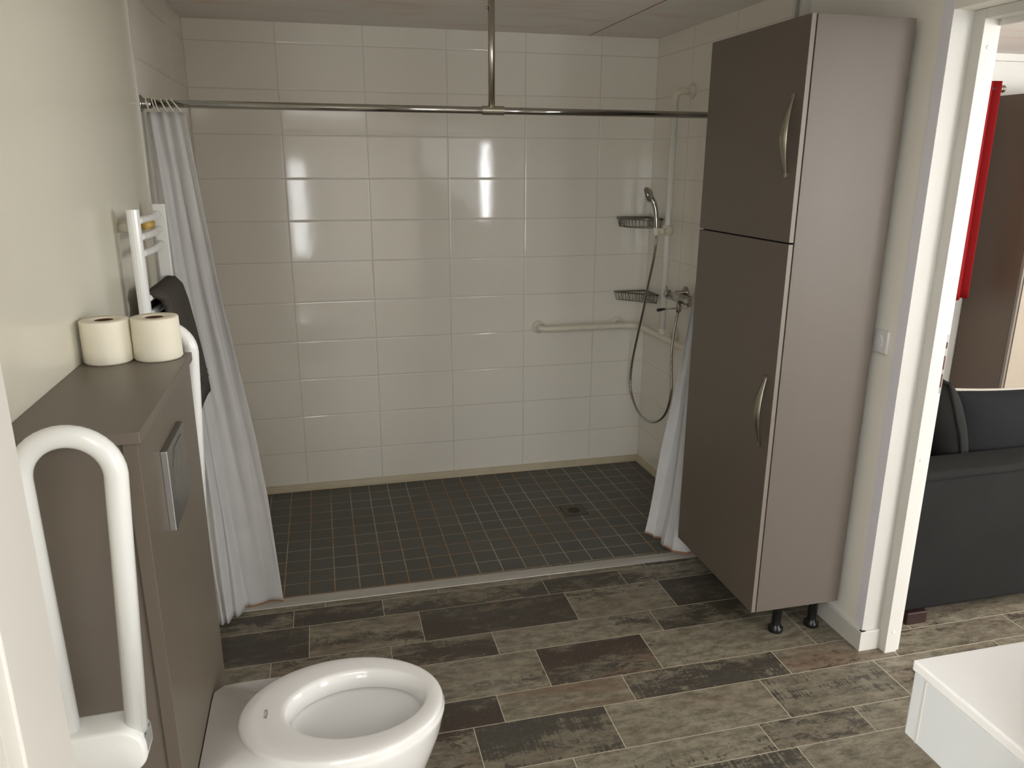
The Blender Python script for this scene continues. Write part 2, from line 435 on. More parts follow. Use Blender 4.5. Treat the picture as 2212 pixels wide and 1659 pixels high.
# threshold strip between shower and planks
b = MB()
prof = [(-1.138, -.004), (-1.142, .006), (-1.176, .0075), (-1.196, .003), (-1.198, .0005)]
rings = []
for x in (XL, XR + .01):
    sk = -.002 - .012 * (x - .2) / 2.2
    rings.append([(x, y + (sk if n else 0), z) for n, (y, z) in enumerate(prof)] + [(x, -1.138, -.01)])
b.loft(rings)
struct(b.build('trim_2', M['alu'], smooth=False), 'aluminium threshold strip in front of the shower floor', 'trim')
# silicone coves round the foot of the tiled walls
b = MB(); b.prism([(0, .012), (-.006, .010), (-.010, -.003), (-.016, -.012), (-.018, -.026), (0, -.03)], 0, XL, XR)
struct(b.build('trim_3', M['seal']), 'cream silicone seal along the foot of the back tiled wall', 'trim')
b = MB(); b.loft([[(XR - x, y, z + dz) for x, z in ((0, .014), (.006, .011), (.010, -.002), (.016, -.012), (.018, -.028), (0, -.03))] for y, dz in ((0, 0), (-1.13, .017))])
struct(b.build('trim_4', M['seal'], smooth=False), 'cream silicone seal along the foot of the right tiled wall', 'trim')
b = MB(); b.loft([[(XL + x, y, z + dz) for x, z in ((0, .012), (.006, .010), (.010, -.003), (.016, -.012), (.018, -.028), (0, -.03))] for y, dz in ((0, 0), (-1.13, .017))])
struct(b.build('trim_5', M['seal'], smooth=False), 'cream silicone seal along the foot of the left tiled wall', 'trim')
b = MB(); b.box(XL - .004, XL + .006, -1.124, -1.142, 0, H - .001, .003)
struct(b.build('trim_6', M['white']), 'pale bead ending the tiles on the left wall', 'trim')
b = MB(); b.box(XR - .001, XR + .036, -1.213, -1.219, 0, H - .001); b.box(XR - .003, XP + .001, -1.245, -1.262, .0, H - .001, .003)
struct(b.build('trim_7', M['white']), 'pale bead ending the tiles on the right wall', 'trim')

# baseboard right with return
b = MB()
b.prism([(XP - .012, 0), (XP + .01, 0), (XP + .01, .077), (XP - .009, .077), (XP - .012, .073)], 1, -1.262, -1.9773)
b.prism([(-1.977, 0), (-1.96, 0), (-1.96, .077), (-1.974, .077), (-1.977, .073)], 0, XP - .0095, 2.602)
struct(b.build('baseboard_right', M['white']), 'white skirting board turning the corner by the doorway', 'baseboard')
# corner bead on the painted wall end
b = MB(); b.box(XP - .0015, XP + .001, -1.926, -1.9665, .077, H - .001); b.mi = 1; b.box(XP - .001, XP + .072, -1.963, -1.9668, .0765, 2.1045)
struct(b.build('trim_8', [M['white2'], M['white']]), 'pale lilac corner bead on the wall end', 'trim')

# ------------------------------------------------------------------ doorway at right
d1 = bpy.data.objects.new('door_1', None); C.objects.link(d1); d1.location = (2.62, -2.03, 0)
struct(d1, 'white painted door frame opening to the living room', 'door frame')
b = MB(); b.box(2.60, 2.649, -1.962, -2.009, 0, 2.105, .0015); b.box(2.6495, 2.665, -1.9645, -2.001, 0, 2.08, .001)
b.build('jamb', M['white'], d1)
b = MB(); b.box(2.60, 2.665, -2.87, -2.929, 0, 2.105, .002); b.build('jamb', M['white'], d1)
b = MB(); b.box(2.601, 2.649, -2.0095, -2.869, 2.078, 2.105, .001); b.box(2.6495, 2.6645, -2.0015, -2.869, 2.062, 2.1045, .001); b.build('door_head', M['white'], d1)
for z in (2.003, .738, .084):
    MB().lathe((2.625, -2.0088, z), (0, -1, 0), [(.0065, 0), (.0065, .0012), (.005, .0018)], 14).build('screw_cap', M['white2'], d1)
b = MB(); b.box(2.6505, 2.6642, -2.0008, -2.0024, .965, 1.16)
sp = b.build('strike_plate', M['satin_rim'], d1)
for z0, z1 in ((1.115, 1.135), (1.045, 1.09), (.985, 1.03)):
    MB().box(2.6545, 2.6605, -2.0020, -2.0030, z0, z1).build('latch_hole', M['card'], sp)

# ------------------------------------------------------------------ near opening (frame edge at left of the photo)
d2 = bpy.data.objects.new('door_2', None); C.objects.link(d2); d2.location = (.48, -3.4, 0)
struct(d2, 'white painted frame edge of the wide near opening', 'door frame')
b = MB(); b.box(.462, .49, -3.343, -3.432, 0, 2.16, .002); b.box(.462, .478, -3.432, -3.458, 0, 2.16); b.box(.462, .49, -3.458, -3.50, 0, 2.16, .002)
b.build('jamb', M['white'], d2)
MB().box(1.63, 1.65, -3.343, -3.50, 0, 2.16, .002).build('jamb', M['white'], d2)
MB().box(.47, 1.64, -3.343, -3.50, 2.13, 2.16, .002).build('door_head', M['white'], d2)

# ------------------------------------------------------------------ windows
def window(name, x0, x1, y, z0, z1, cells, mat, label, fr=.04):
    w = bpy.data.objects.new(name, None); C.objects.link(w); w.location = ((x0 + x1) / 2, y, z0)
    struct(w, label, 'window')
    b = MB(); b.box(x0, x1, y, y - .05, z1 - fr, z1); b.box(x0, x1, y, y - .05, z0, z0 + fr)
    ed = [x0] + [v for c in cells for v in c] + [x1]
    for i in range(0, len(ed), 2): b.box(ed[i], ed[i+1], y - .001, y - .049, z0 + fr, z1 - fr)
    b.build('window_frame', M['white'], w)
    for c in cells: MB().box(c[0], c[1], y - .02, y - .026, z0 + fr, z1 - fr).build('pane', mat, w)
window('window_1', 2.236, 2.334, -3.352, 1.166, 1.874, [(2.25, 2.32)], M['pane_bright'], 'narrow bright window in the near wall', .012)
window('window_2', -.9, .95, -7.0, .12, 2.05, [(-.62, -.36), (-.20, -.10), (.02, .07), (.16, .58)], M['pane_patio'], 'glazed patio doors at the end of the hall', .35)
window('window_3', 3.4, 5.6, -7.0, .5, 2.1, [(3.5, 4.45), (4.55, 5.5)], M['pane_patio'], 'wide window at the end of the living room', .06)

# ------------------------------------------------------------------ tall cabinet
cab = thing('tall_cabinet', (2.33, -1.55, 0), 'tall taupe two-door storage cabinet standing on black feet against the right wall', 'cabinet')
b = MB(); b.box(2.171, 2.505, -1.25, -1.85, .132, 2.10, .0008); b.build('carcass', M['taupe'], cab)
def cab_door(z0, z1):
    b = MB(); b.box(2.152, 2.1675, -1.252, -1.8485, z0, z1, .001)
    d = b.build('door', [M['taupe_dark'], M['taupe_edge']], cab)
    for p in d.data.polygons:
        if abs(p.normal.y) > .5 or p.center.x > 2.2: p.material_index = 1
    return d
MB().box(2.1675, 2.1712, -1.256, -1.845, .136, 2.096).build('door_gap', M['black'], cab)  # black sheet painting the shade in the gap behind the doors
up_d = cab_door(1.4435, 2.10); lo_d = cab_door(.132, 1.4385)
def handle(zt, zb, parent):
    rings = []; N = 26
    for i in range(N + 1):
        t = i / N; z = zt + (zb - zt) * t; s_ = sin(pi * t)
        w = .0045 + .0145 * s_ ** 1.5; out = .002 + .031 * s_ ** 1.1 + (0)
        x = 2.152 - out; yc = -1.801 - .004 * s_
        th = .0016
        # curved leaf-shaped strip, edges turned back towards the door
        rings.append([(x + .004 * s_ + th, yc + w, z), (x + th, yc, z), (x + .004 * s_ + th, yc - w, z),
                      (x + .004 * s_ - th, yc - w, z), (x - th, yc, z), (x + .004 * s_ - th, yc + w, z)])
    b = MB(); b.loft(rings)
    b.box(2.143, 2.153, -1.805, -1.797, zt - .016, zt - .002); b.box(2.143, 2.153, -1.805, -1.797, zb + .002, zb + .016)
    b.build('handle', M['nickel'], parent)
handle(1.886, 1.637, up_d); handle(1.001, .752, lo_d)
for x, y in ((2.30, -1.79), (2.452, -1.79), (2.30, -1.31), (2.452, -1.31)):
    b = MB(); b.lathe((x, y, 0), (0, 0, 1), [(.026, 0), (.027, .006), (.026, .018), (.018, .024), (.0165, .03), (.0165, .095), (.027, .11), (.031, .1325)], 24)
    b.build('foot', M['black_plastic'], cab)

# ------------------------------------------------------------------ toilet housing
box = thing('cistern_cabinet', (.3, -2.34, 0), 'taupe boxed-in cistern unit with worktop behind the toilet', 'cabinet')
MB().box(XL, .400, -2.056, -2.622, 0, 1.213).build('carcass', M['taupe'], box)
MB().box(.381, .4055, -2.050, -2.630, .0, 1.2125, .001).build('front_panel', M['taupe_dark'], box)
MB().box(XL, .413, -2.043, -2.640, 1.2135, 1.235, .0015).build('worktop', [M['taupe']], box)
fp = MB().box(.4055, .4185, -2.280, -2.473, .967, 1.136, .0015).build('flush_plate', [M['satin_grey'], M['satin_rim']], box)
for p in fp.data.polygons:
    if p.normal.y < -.5: p.material_index = 1
b = MB(); rr = [(-2.310, 1.115), (-2.325, 1.122), (-2.405, 1.122), (-2.442, 1.09), (-2.442, 1.02), (-2.425, .995), (-2.335, .985), (-2.310, 1.0)]
rr = [(-2.376 + (y + 2.376) * 1.0, z) for y, z in rr]
b.prism([(y, z) for y, z in rr], 0, .4183, .4205); b.build('flush_button', M['satin_grey'], fp)
for y in (-2.353, -2.398): MB().box(.4204, .4212, y, y - .0022, 1.0, 1.11).build('button_gap', M['chrome'], fp)

# ------------------------------------------------------------------ toilet
wc = thing('toilet', (.42, -2.395, .1), 'white wall-hung toilet bowl without seat in front of the taupe unit', 'toilet')
cx, cy = .717, -2.395; N = 72
def ell(a, bb, z, ox=0.0, oy=0.0): return [(cx + ox + a * cos(2*pi*k/N), cy + oy + bb * sin(2*pi*k/N), z) for k in range(N)]
def body(a, bb, z, xb, hw, e=2.0, fx=0.0):
    out = []
    for k in range(N):
        th = 2 * pi * k / N; c, s_ = cos(th), sin(th)
        re = 1 / math.sqrt((c / a) ** 2 + (s_ / bb) ** 2)
        x, y = re * c + fx, re * s_
        if c < 0:
            # rectangular back part: squared superellipse to xb
            L = cx - xb; p = 16.0
            rq = (abs(c / L) ** p + abs(s_ / hw) ** p) ** (-1 / p)
            if rq > re: x, y = rq * c, rq * s_
        out.append((cx + x, cy + y, z))
    return out
b = MB()
ox = .0325; oy = .003
b.loft([ell(.012, .010, .205, ox), ell(.06, .045, .212, ox), ell(.105, .075, .25, ox, oy), ell(.142, .100, .32, ox, oy), ell(.163, .114, .375, ox, oy),
        ell(.167, .118, .392, ox, oy), ell(.154, .106, .394, ox, oy), ell(.152, .104, .397, ox, oy), ell(.159, .111, .420, ox, oy), ell(.1635, .1155, .4325, ox, oy),
        ell(.168, .120, .4372, ox, oy), ell(.175, .126, .4388, ox * .9, oy * .9), ell(.214, .162, .4392, .008, .001), ell(.231, .177, .4384), ell(.2365, .1825, .4360), ell(.239, .185, .4310), ell(.2395, .1855, .4245),
        body(.242, .187, .4190, .4085, .168), body(.243, .188, .4165, .4075, .170), body(.2425, .188, .410, .4065, .173), body(.240, .187, .400, .406, .174), body(.232, .181, .36, .406, .172),
        body(.205, .16, .28, .406, .168), body(.16, .13, .19, .406, .16), body(.09, .10, .12, .406, .15), body(.03, .06, .10, .406, .14)], True, True, True)
bowl = b.build('bowl', M['ceramic'], wc, smooth=True)
cu = bpy.data.curves.new('logo', 'FONT'); cu.body = 'ALLIA'; cu.size = .0125; cu.extrude = .0002; cu.align_x = 'CENTER'
tmp = bpy.data.objects.new('tmp', cu); C.objects.link(tmp); bpy.context.view_layer.update()
dg = bpy.context.evaluated_depsgraph_get(); lm = bpy.data.meshes.new_from_object(tmp.evaluated_get(dg)); bpy.data.objects.remove(tmp)
lo = bpy.data.objects.new('logo', lm); C.objects.link(lo); lm.materials.clear(); lm.materials.append(M['ink'])
lm.transform(Matrix.Translation((.545, -2.388, .4392)) @ Matrix.Rotation(radians(90), 4, 'Z')); lo.parent = wc; lo.matrix_parent_inverse = Matrix.Translation(-wc.location)
lo['label'] = 'small printed ALLIA mark on the rim'

# ------------------------------------------------------------------ toilet rolls
def roll(x, y, label):
    t = thing('toilet_roll', (x, y, 1.235), label, 'toilet paper', 'toilet rolls on the taupe worktop')
    R0, h, z0 = .0525, .0985, 1.2353; seg = 48
    def rg(r, z, j=0):
        return [(x + (r + j * (random.random() - .5)) * cos(2*pi*k/seg), y + (r + j * (random.random() - .5)) * sin(2*pi*k/seg), z + j * .6 * (random.random())) for k in range(seg)]
    b = MB(); b.loft([rg(.0205, z0), rg(R0 - .003, z0, .001), rg(R0, z0 + .004, .0025), rg(R0 + .0003, z0 + .03, .0008), rg(R0, z0 + .06, .0008), rg(R0 - .0005, z0 + h - .003, .0006),
                      rg(R0 - .002, z0 + h), rg(.0215, z0 + h - .0006), rg(.0205, z0 + h - .004), rg(.0205, z0)], True, False, False)
    b.build('paper', M['paper'], t, smooth=True)
    b = MB(); b.loft([rg(.0202, z0 + .001), rg(.0202, z0 + h - .002), rg(.0188, z0 + h - .002), rg(.0188, z0 + .001)], True, False, False)
    b.box(x - .018, x + .018, y - .018, y + .018, z0 + .001, z0 + .002)
    b.build('card_tube', M['card'], t, smooth=True)
roll(.2435, -2.098, 'white toilet roll on the worktop, the one against the cream wall')
roll(.3480, -2.088, 'white toilet roll on the worktop, the one in front of the towel radiator')

# ------------------------------------------------------------------ fold-up grab rails
def fold_rail(y, label, xr0, xr1, xl0, x1=.402):
    t = thing('folding_grab_rail', (XL, y, .75), label, 'grab rail', 'fold-up rails either side of the toilet')
    r = .0172; zt = 1.224
    path = [(xr0, y, .76), (xr1, y, zt)]
    cxm = (xr1 + xl0) / 2; R = (xr1 - xl0) / 2
    path += [(cxm + R * cos(pi * k / 20), y, zt + R * sin(pi * k / 20)) for k in range(1, 21)]
    path += [(xl0 + .004, y, .76)]
    b = MB(); b.tube(path, r, 20); b.build('rail', M['rail'], t, smooth=True)
    # hinge housing: long rounded body seen from the side
    b = MB(); poly = []
    x0, z0, z1 = XL + .02, .703, .790
    for (px, pz, a0, rr_) in ((x1 - .04, z1 - .042, 0, .04), (x0 + .03, z1 - .034, 90, .03), (x0 + .015, z0 + .015, 180, .015), (x1 - .03, z0 + .03, 270, .03)):
        for k in range(7):
            a = radians(a0 + 15 * k); poly.append((px + rr_ * cos(a), pz + rr_ * sin(a)))
    hh = .031
    def ring(sc, yy): 
        mx, mz = (x0 + x1) / 2, (z0 + z1) / 2
        return [(mx + (px - mx) * (1 - sc / .1), yy, mz + (pz - mz) * (1 - sc / .055)) for px, pz in poly]
    b.loft([ring(.006, y - hh), ring(.002, y - hh + .003), ring(0, y - hh + .009), ring(0, y + hh - .009), ring(.002, y + hh - .003), ring(.006, y + hh)])
    b.build('hinge_housing', M['rail'], t, smooth=True)
    b = MB(); b.box(XL, XL + .022, y - .05, y + .05, .60, .83, .008, 3); b.build('wall_plate', M['rail'], t)
    MB().box(.34, .365, y - .02, y + .02, .697, .705, .002).build('catch', M['rail'], t)
    MB().box(x1 - .0005, x1 + .0008, y - .018, y + .018, .735, .765).build('sticker', M['satin_rim'], t)
fold_rail(-2.800, 'white fold-up grab rail on the near side of the taupe unit, raised upright', .385, .4115, .2815)
fold_rail(-1.992, 'white fold-up grab rail beyond the taupe unit, half hidden behind the toilet rolls', .380, .4045, .2735, .385)

# ------------------------------------------------------------------ towel radiator
rad = thing('towel_radiator', (.235, -1.45, .55), 'white ladder towel radiator on the left wall behind the toilet rolls', 'radiator')
def post(y, w0):
    prof = [(.235 + w0 * cos(a), y + w0 * 1.0 * sin(a)) for a in [radians(t) for t in range(-120, 121, 20)]]
    MB().prism(prof, 2, .50, 1.553).build('post', M['rail'], rad)
post(-1.650, .0200)
MB().box(.224, .262, -1.296, -1.312, .50, 1.552, .003, 2).build('post', M['rail'], rad)
for z in (1.520, 1.474, 1.428, 1.300, 1.254, 1.208, 1.162, 1.03, .985, .94, .895, .76, .715, .67, .625):
    pts = [(.240 + .008 * sin(pi * k / 12), -1.62 + .305 * k / 12, z) for k in range(13)]
    MB().tube(pts, .0105, 12).build('bar', M['rail'], rad, smooth=True)
b = MB(); b.tube([(XL, -1.600, 1.500), (.229, -1.618, 1.500)], .0125, 16); b.build('wall_bracket', M['nylon'], rad, smooth=True)
b = MB(); b.tube([(.228, -1.470, 1.499), (.236, -1.425, 1.499)], .0145, 16); yl = b.build('bracket_cap', M['yellow'], rad, smooth=True)
b = MB(); b.tube([(XL, -1.40, 1.497), (.232, -1.42, 1.497)], .014, 16); b.build('wall_bracket', M['nylon'], rad, smooth=True)
for y in (-1.6, -1.3): MB().tube([(XL, y, .62), (.23, y, .62)], .012, 12).build('wall_bracket', M['nylon'], rad, smooth=True)

# towel folded over the rail bars
def towel():
    b = MB(); NV = 15
    prof_n = []  # near-end profile in x-z, outer then inner
    outer = [(.214, .98), (.212, 1.13), (.212, 1.25), (.222, 1.302), (.246, 1.326), (.270, 1.324), (.290, 1.300), (.302, 1.25), (.315, 1.17), (.327, 1.08), (.336, 1.00), (.340, .940)]
    inner = [(.312, .942), (.308, 1.00), (.302, 1.08), (.291, 1.17), (.280, 1.25), (.268, 1.290), (.254, 1.304), (.240, 1.296), (.232, 1.24), (.230, 1.13), (.230, .98)]
    prof = outer + inner
    rings = []
    for i in range(NV):
        t = i / (NV - 1); y = -1.600 + .285 * t
        w = .0016 * sin(t * 9) + .002
        e = .006 if i in (0, NV - 1) else 0
        rings.append([(px + (-w * .3 if px < .26 else w) - (e * (1 if n < len(outer) else -1)) * (1 if px > .26 else -1) * .4, y, pz + (.002 * sin(t * 14 + px * 30) if pz < 1.2 else 0)) for n, (px, pz) in enumerate(prof)])
    b.loft(rings)
    o = b.build('towel', M['towel'], smooth=True)
    tag(o, 'dark grey towel folded over the bars of the white radiator', 'towel')
    for z in (.985, 1.005): 
        MB().box(.332, .3372 + (1.005 - z) * .1, -1.596, -1.318, z, z + .006).build('woven_band', M['towel'], o)
towel()

# ------------------------------------------------------------------ shower curtain rail
Yr, Zr = -1.10, 1.8635
rl = thing('curtain_rail', (1.369, Yr, Zr), 'chrome curtain rail across the shower with steel ceiling support pole', 'curtain rail')
MB().tube([(XL, Yr, Zr + .001), (1.37, Yr, Zr), (XR, Yr, Zr - .001)], .0125, 20).build('rod', M['chrome'], rl, smooth=True)
for x, d in ((XL, 1), (XR, -1)):
    MB().lathe((x, Yr, Zr), (d, 0, 0), [(.027, 0), (.027, .006), (.020, .010), (.0165, .014), (.0165, .035), (.0128, .036)], 24).build('flange', M['chrome'], rl)
MB().tube([(1.333, Yr, Zr), (1.414, Yr, Zr)], .0165, 22).build('tee', M['steel'], rl, smooth=False)
MB().tube([(1.369, Yr, Zr + .008), (1.369, Yr, H)], .0122, 20).build('support_pole', M['steel'], rl, smooth=True)
MB().lathe((1.357, Yr - .001, 2.205), (-1, 0, 0), [(.004, 0), (.0045, .004), (.003, .007)], 12).build('grub_screw', M['chrome'], rl)
MB().lathe((1.369, Yr, H), (0, 0, -1), [(.03, 0), (.03, .004), (.014, .012)], 24).build('ceiling_flange', M['steel'], rl)

# ------------------------------------------------------------------ shower curtains
def sheet(name, fn, nu, nv, mat, parent, v0=0, v1=1, thick=.0012):
    b = MB(); b.loft([[fn(i / nu, v0 + (v1 - v0) * j / nv) for i in range(nu + 1)] for j in range(nv + 1)], False)
    return b.build(name, mat, parent, smooth=True, solid=thick)
def ring_hook(x, tilt, parent, sag=0, sc=1.0):
    pts = []
    for k in range(15):
        a = radians(-60 + 300 * k / 14)
        yy = .0165 * cos(a); zz = .0195 * sin(a)
        pts.append((x + tilt * (zz - .019) * -1.0, Yr + yy, Zr - .003 + zz))
    pts.append((x + tilt * .045, Yr + .004, Zr - .030 - sag))
    MB().tube(pts, .0022, 8).build('hook', M['nylon'], parent, smooth=True)
# left curtain: bunched by the left wall
xr_tab = [(0, .505), (.06, .502), (.225, .493), (.463, .481), (.711, .455), (1.222, .384), (1.837, .325)]
cl = thing('shower_curtain', (.33, -1.14, .02), 'white shower curtain bunched against the left wall, hanging past the radiator', 'shower curtain', 'white shower curtains')
def hemz(u):
    return .013 + .008 * sin(u * 9)
def fnL(u, v):
    t = 1 - v                                  # 1 at top
    zb = hemz(u); z = zb + (Zr - .026 - zb) * t
    xr = interp(xr_tab, z); xl = .200 + .068 * (1 - t) ** 1.0
    uu = u
    x = xl + (xr - xl) * (uu ** (1.0))
    # path in plan : outside the threshold for the left half, inside for the right half
    yb = -1.292 + .040 * sin(u * 38) if u < .24 else (-1.262 if u < .33 else -1.178)
    sm = lambda a, c, w: 1 / (1 + math.exp(-(a - c) / w))
    yb = -1.296 + .05 * sm(u, .23, .012) + .075 * sm(u, .36, .012) - .012 * u
    yb += (.007 * sin(u * 58)) * (1 - sm(u, .36, .03)) + .004 * sin(u * 11) * sm(u, .4, .05)
    yt = Yr - .012 + .012 * sin(u * 2 * pi * 3.6 + .6) * (1 - .5 * u) 
    f = (1 - t) ** .85
    mid = .003 * sin(u * 2 * pi * 3.6 + 1.0 + 1.5 * t) * (1 - abs(2 * t - 1)) * (1 if u < .8 else .3)
    y = yt * (1 - f) + yb * f + mid
    x += .003 * sin(u * 2 * pi * 3.6 + 2.1) * t + .003 * sin(z * 7 + u * 20) * (1 if .02 < u < .95 else .3)
    return (x, y, z)
sheet('curtain_cloth', fnL, 120, 70, M['cloth'], cl)
def hemL(u, v):
    uu = .38 + .62 * u; p = fnL(uu, .9995 - .0035 * v); return (p[0], p[1] - .0016, p[2])
sheet('hem', hemL, 50, 2, M['hem'], cl)
for x, tl in ((.206, .2), (.224, .25), (.233, .25), (.250, .45), (.268, .5)): ring_hook(x, tl, cl)
ring_hook(.283, .75, cl, .014)
# right curtain: bunched behind the tall cabinet
cr = thing('shower_curtain', (2.3, -1.14, .02), 'white shower curtain with stained hem, mostly hidden behind the tall cabinet', 'shower curtain', 'white shower curtains')
hemtab = [(0, 2.066, -1.09, .012), (.10, 2.110, -1.095, .012), (.16, 2.165, -1.075, .008), (.20, 2.150, -1.10, .010), (.26, 2.142, -1.135, .012), (.36, 2.16, -1.185, .012), (.5, 2.215, -1.222, .012), (.65, 2.27, -1.21, .014), (.8, 2.35, -1.17, .014), (1, 2.45, -1.14, .014)]
def fnR(u, v):
    t = 1 - v
    for a, c in zip(hemtab, hemtab[1:]):
        if u <= c[0] + 1e-9:
            s_ = (u - a[0]) / (c[0] - a[0]); s_ = s_ * s_ * (3 - 2 * s_)
            xb, yb, zb = (a[i] + (c[i] - a[i]) * s_ for i in (1, 2, 3)); break
    zb += 0.015
    if u < .16: zb += .055 * (1 - u / .16) ** .6 * 1.0
    z = zb + (Zr - .026 - zb) * t
    xt = 2.318 + .15 * u + .005 * sin(u * 30)
    yt = Yr + .018 * sin(u * 2 * pi * 5)
    e = t ** .93
    return (xb * (1 - e) + xt * e + .005 * sin(z * 9 + u * 25) * (1 - t), yb * (1 - e) + yt * e + .006 * sin(u * 30 + z * 5) * (1 - t) * t * 4, z)
sheet('curtain_cloth', fnR, 90, 60, M['cloth'], cr)
sheet('hem', lambda u, v: (lambda p: (p[0], p[1] - .0016, p[2]))(fnR(u, .9995 - .0045 * v)), 70, 2, M['hem'], cr)
for x in (2.325, 2.35, 2.375, 2.40, 2.43, 2.46): ring_hook(x, .1, cr)

# ------------------------------------------------------------------ L-shaped grab rail with riser
gr = thing('grab_rail', (2.3, -.1, .815), 'white corner grab rail with tall riser bar on the shower walls', 'grab rail')
Zg, Xg, Yg = .816, 2.424, -.075
r = .0165
p = fillet([(1.868, -.008, Zg), (1.868, Yg, Zg), (Xg, Yg, Zg), (Xg, -.80, Zg), (XR - .008, -.80, Zg)], [.045, .09, .045], 10)
MB().tube(p, r, 18).build('rail', M['nylon'], gr, smooth=True)
Yv = -.392
p = fillet([(Xg, Yv, Zg), (Xg, Yv, 2.013), (XR - .008, Yv - .030, 2.013)], [.055], 10)
q = [v for v in p if v.z > 1.945]; MB().tube([Vector((Xg, Yv, 1.945))] + q, r, 18).build('elbow', M['nylon'], gr, smooth=True)
MB().tube([(Xg, Yv, Zg), (Xg, Yv, 1.946)], r * .96, 18).build('riser', M['riser'], gr, smooth=True)
MB().tube([(Xg, Yv, Zg), (Xg, Yv, Zg + .045)], r * 1.05, 18).build('socket', M['nylon'], gr, smooth=True)
def rosette(c, ax):
    MB().lathe(c, ax, [(.036, 0), (.036, .005), (.031, .010), (.020, .013), (.0175, .02)], 28).build('wall_flange', M['nylon'], gr)
rosette((1.868, 0, Zg), (0, -1, 0)); rosette((2.329, 0, Zg + .003), (0, -1, 0)); rosette((XR, Yv - .031, 2.013), (-1, 0, 0)); rosette((XR, -.80, Zg), (-1, 0, 0))
rosette((XR, Yv - .01, Zg + .008), (-1, 0, 0))
MB().tube([(2.329, -.01, Zg + .003), (2.329, Yg, Zg)], .012, 14).build('standoff', M['nylon'], gr, smooth=True)
MB().tube([(XR - .01, Yv - .01, Zg + .006), (Xg, Yv - .01, Zg)], .012, 14).build('standoff', M['nylon'], gr, smooth=True)
# slider that carries the shower head
MB().lathe((Xg, Yv, 1.335), (0, 0, 1), [(.019, 0), (.026, .006), (.028, .018), (.028, .034), (.026, .046), (.019, .052)], 24).build('slider', M['nylon'], gr)
MB().lathe((Xg - .005, Yv - .02, 1.361), (0, -1, 0), [(.019, 0), (.019, .012), (.014, .015)], 20).build('slider_knob', M['nylon'], gr)
MB().tube([(Xg - .02, Yv, 1.358), (2.372, Yv - .012, 1.356)], [.017, .0165], 16).build('cradle_arm', M['nylon'], gr, smooth=True)
MB().lathe((2.356, Yv - .014, 1.339), (0, 0, 1), [(.0145, 0), (.0155, .003), (.018, .034), (.0165, .036)], 18).build('cradle', M['nylon'], gr)

# ------------------------------------------------------------------ hand shower and hose
hs = thing('hand_shower', (2.356, -.406, 1.34), 'chrome hand shower in the slider with its flexible hose looping down', 'shower head')
pts = catmull([(2.356, -.407, 1.340), (2.354, -.407, 1.40), (2.350, -.402, 1.45), (2.340, -.395, 1.495), (2.322, -.380, 1.530)], 6)
n = len(pts); MB().tube(pts, [.0105 + .0045 * (i / n) for i in range(n)], 16).build('shower_handle', M['chrome'], hs, smooth=True)
ax = Vector((-.80, .35, -.30)).normalized(); cc = Vector((2.318, -.372, 1.535))
MB().lathe(cc - ax * .012, ax, [(.006, -.012), (.022, -.007), (.033, .002), (.038, .012), (.038, .018), (.035, .021)], 28).build('spray_head', M['chrome'], hs, smooth=True)
b = MB(); b.lathe(cc - ax * .012, ax, [(.034, .0205), (.034, .023), (.002, .0235)], 24)
a1 = ax.orthogonal().normalized(); a2 = ax.cross(a1)
for rr_, cnt in ((.028, 14), (.019, 9), (.009, 5)):
    for k in range(cnt):
        q = cc + ax * .011 + (a1 * cos(2*pi*k/cnt) + a2 * sin(2*pi*k/cnt)) * rr_
        b.lathe(q, ax, [(.0016, 0), (.0012, .0035)], 6)
b.build('spray_face', M['black_plastic'], hs)
# hose: ribbed metal
hp = catmull([(2.356, -.407, 1.340), (2.358, -.405, 1.31), (2.360, -.385, 1.225), (2.362, -.328, 1.08), (2.365, -.283, .955), (2.368, -.218, .805), (2.372, -.150, .635), (2.374, -.128, .52), (2.374, -.148, .445),
              (2.372, -.236, .38), (2.370, -.352, .358), (2.368, -.476, .382), (2.366, -.58, .44), (2.366, -.636, .51), (2.368, -.658, .605), (2.374, -.632, .70), (2.384, -.600, .775), (2.396, -.585, .86), (2.412, -.573, .94), (2.424, -.566, .985)], 40)
MB().tube(hp, [.0068 + .0006 * (i % 4 < 2) for i in range(len(hp))], 10).build('hose', M['chrome'], hs, smooth=True)

# ------------------------------------------------------------------ thermostatic mixer
mx = thing('shower_mixer', (2.43, -.54, 1.05), 'chrome thermostatic shower mixer on the right tiled wall', 'tap')
Xm, Zm = 2.428, 1.047
MB().tube([(Xm, -.455, Zm), (Xm, -.640, Zm)], .0215, 24).build('mixer_body', M['chrome'], mx, smooth=True)
MB().lathe((Xm, -.452, Zm), (0, 1, 0), [(.0205, 0), (.0225, .002), (.0225, .028), (.019, .040), (.010, .044)], 24).build('flow_knob', M['chrome'], mx)
MB().tube([(Xm, -.416, Zm + .016), (Xm - .002, -.410, Zm + .036)], .004, 8).build('knob_fin', M['chrome'], mx, smooth=True)
MB().lathe((Xm, -.643, Zm), (0, -1, 0), [(.0205, 0), (.023, .002), (.023, .036), (.018, .046)], 24).build('temperature_knob', M['chrome'], mx)
for y in (-.490, -.64):
    MB().lathe((XR, y, Zm + .012), (-1, 0, 0), [(.034, 0), (.032, .008), (.020, .016), (.013, .02), (.013, .055)], 24).build('wall_union', M['chrome'], mx)
MB().lathe((2.424, -.566, Zm - .020), (0, 0, -1), [(.010, 0), (.010, .01), (.0135, .012), (.0135, .045), (.009, .05)], 16).build('outlet', M['chrome'], mx)
MB().tube([(2.425, -.668, 1.024), (2.385, -.60, 1.005), (2.350, -.545, .992)], .0042, 8).build('long_lever', M['chrome'], mx, smooth=True)
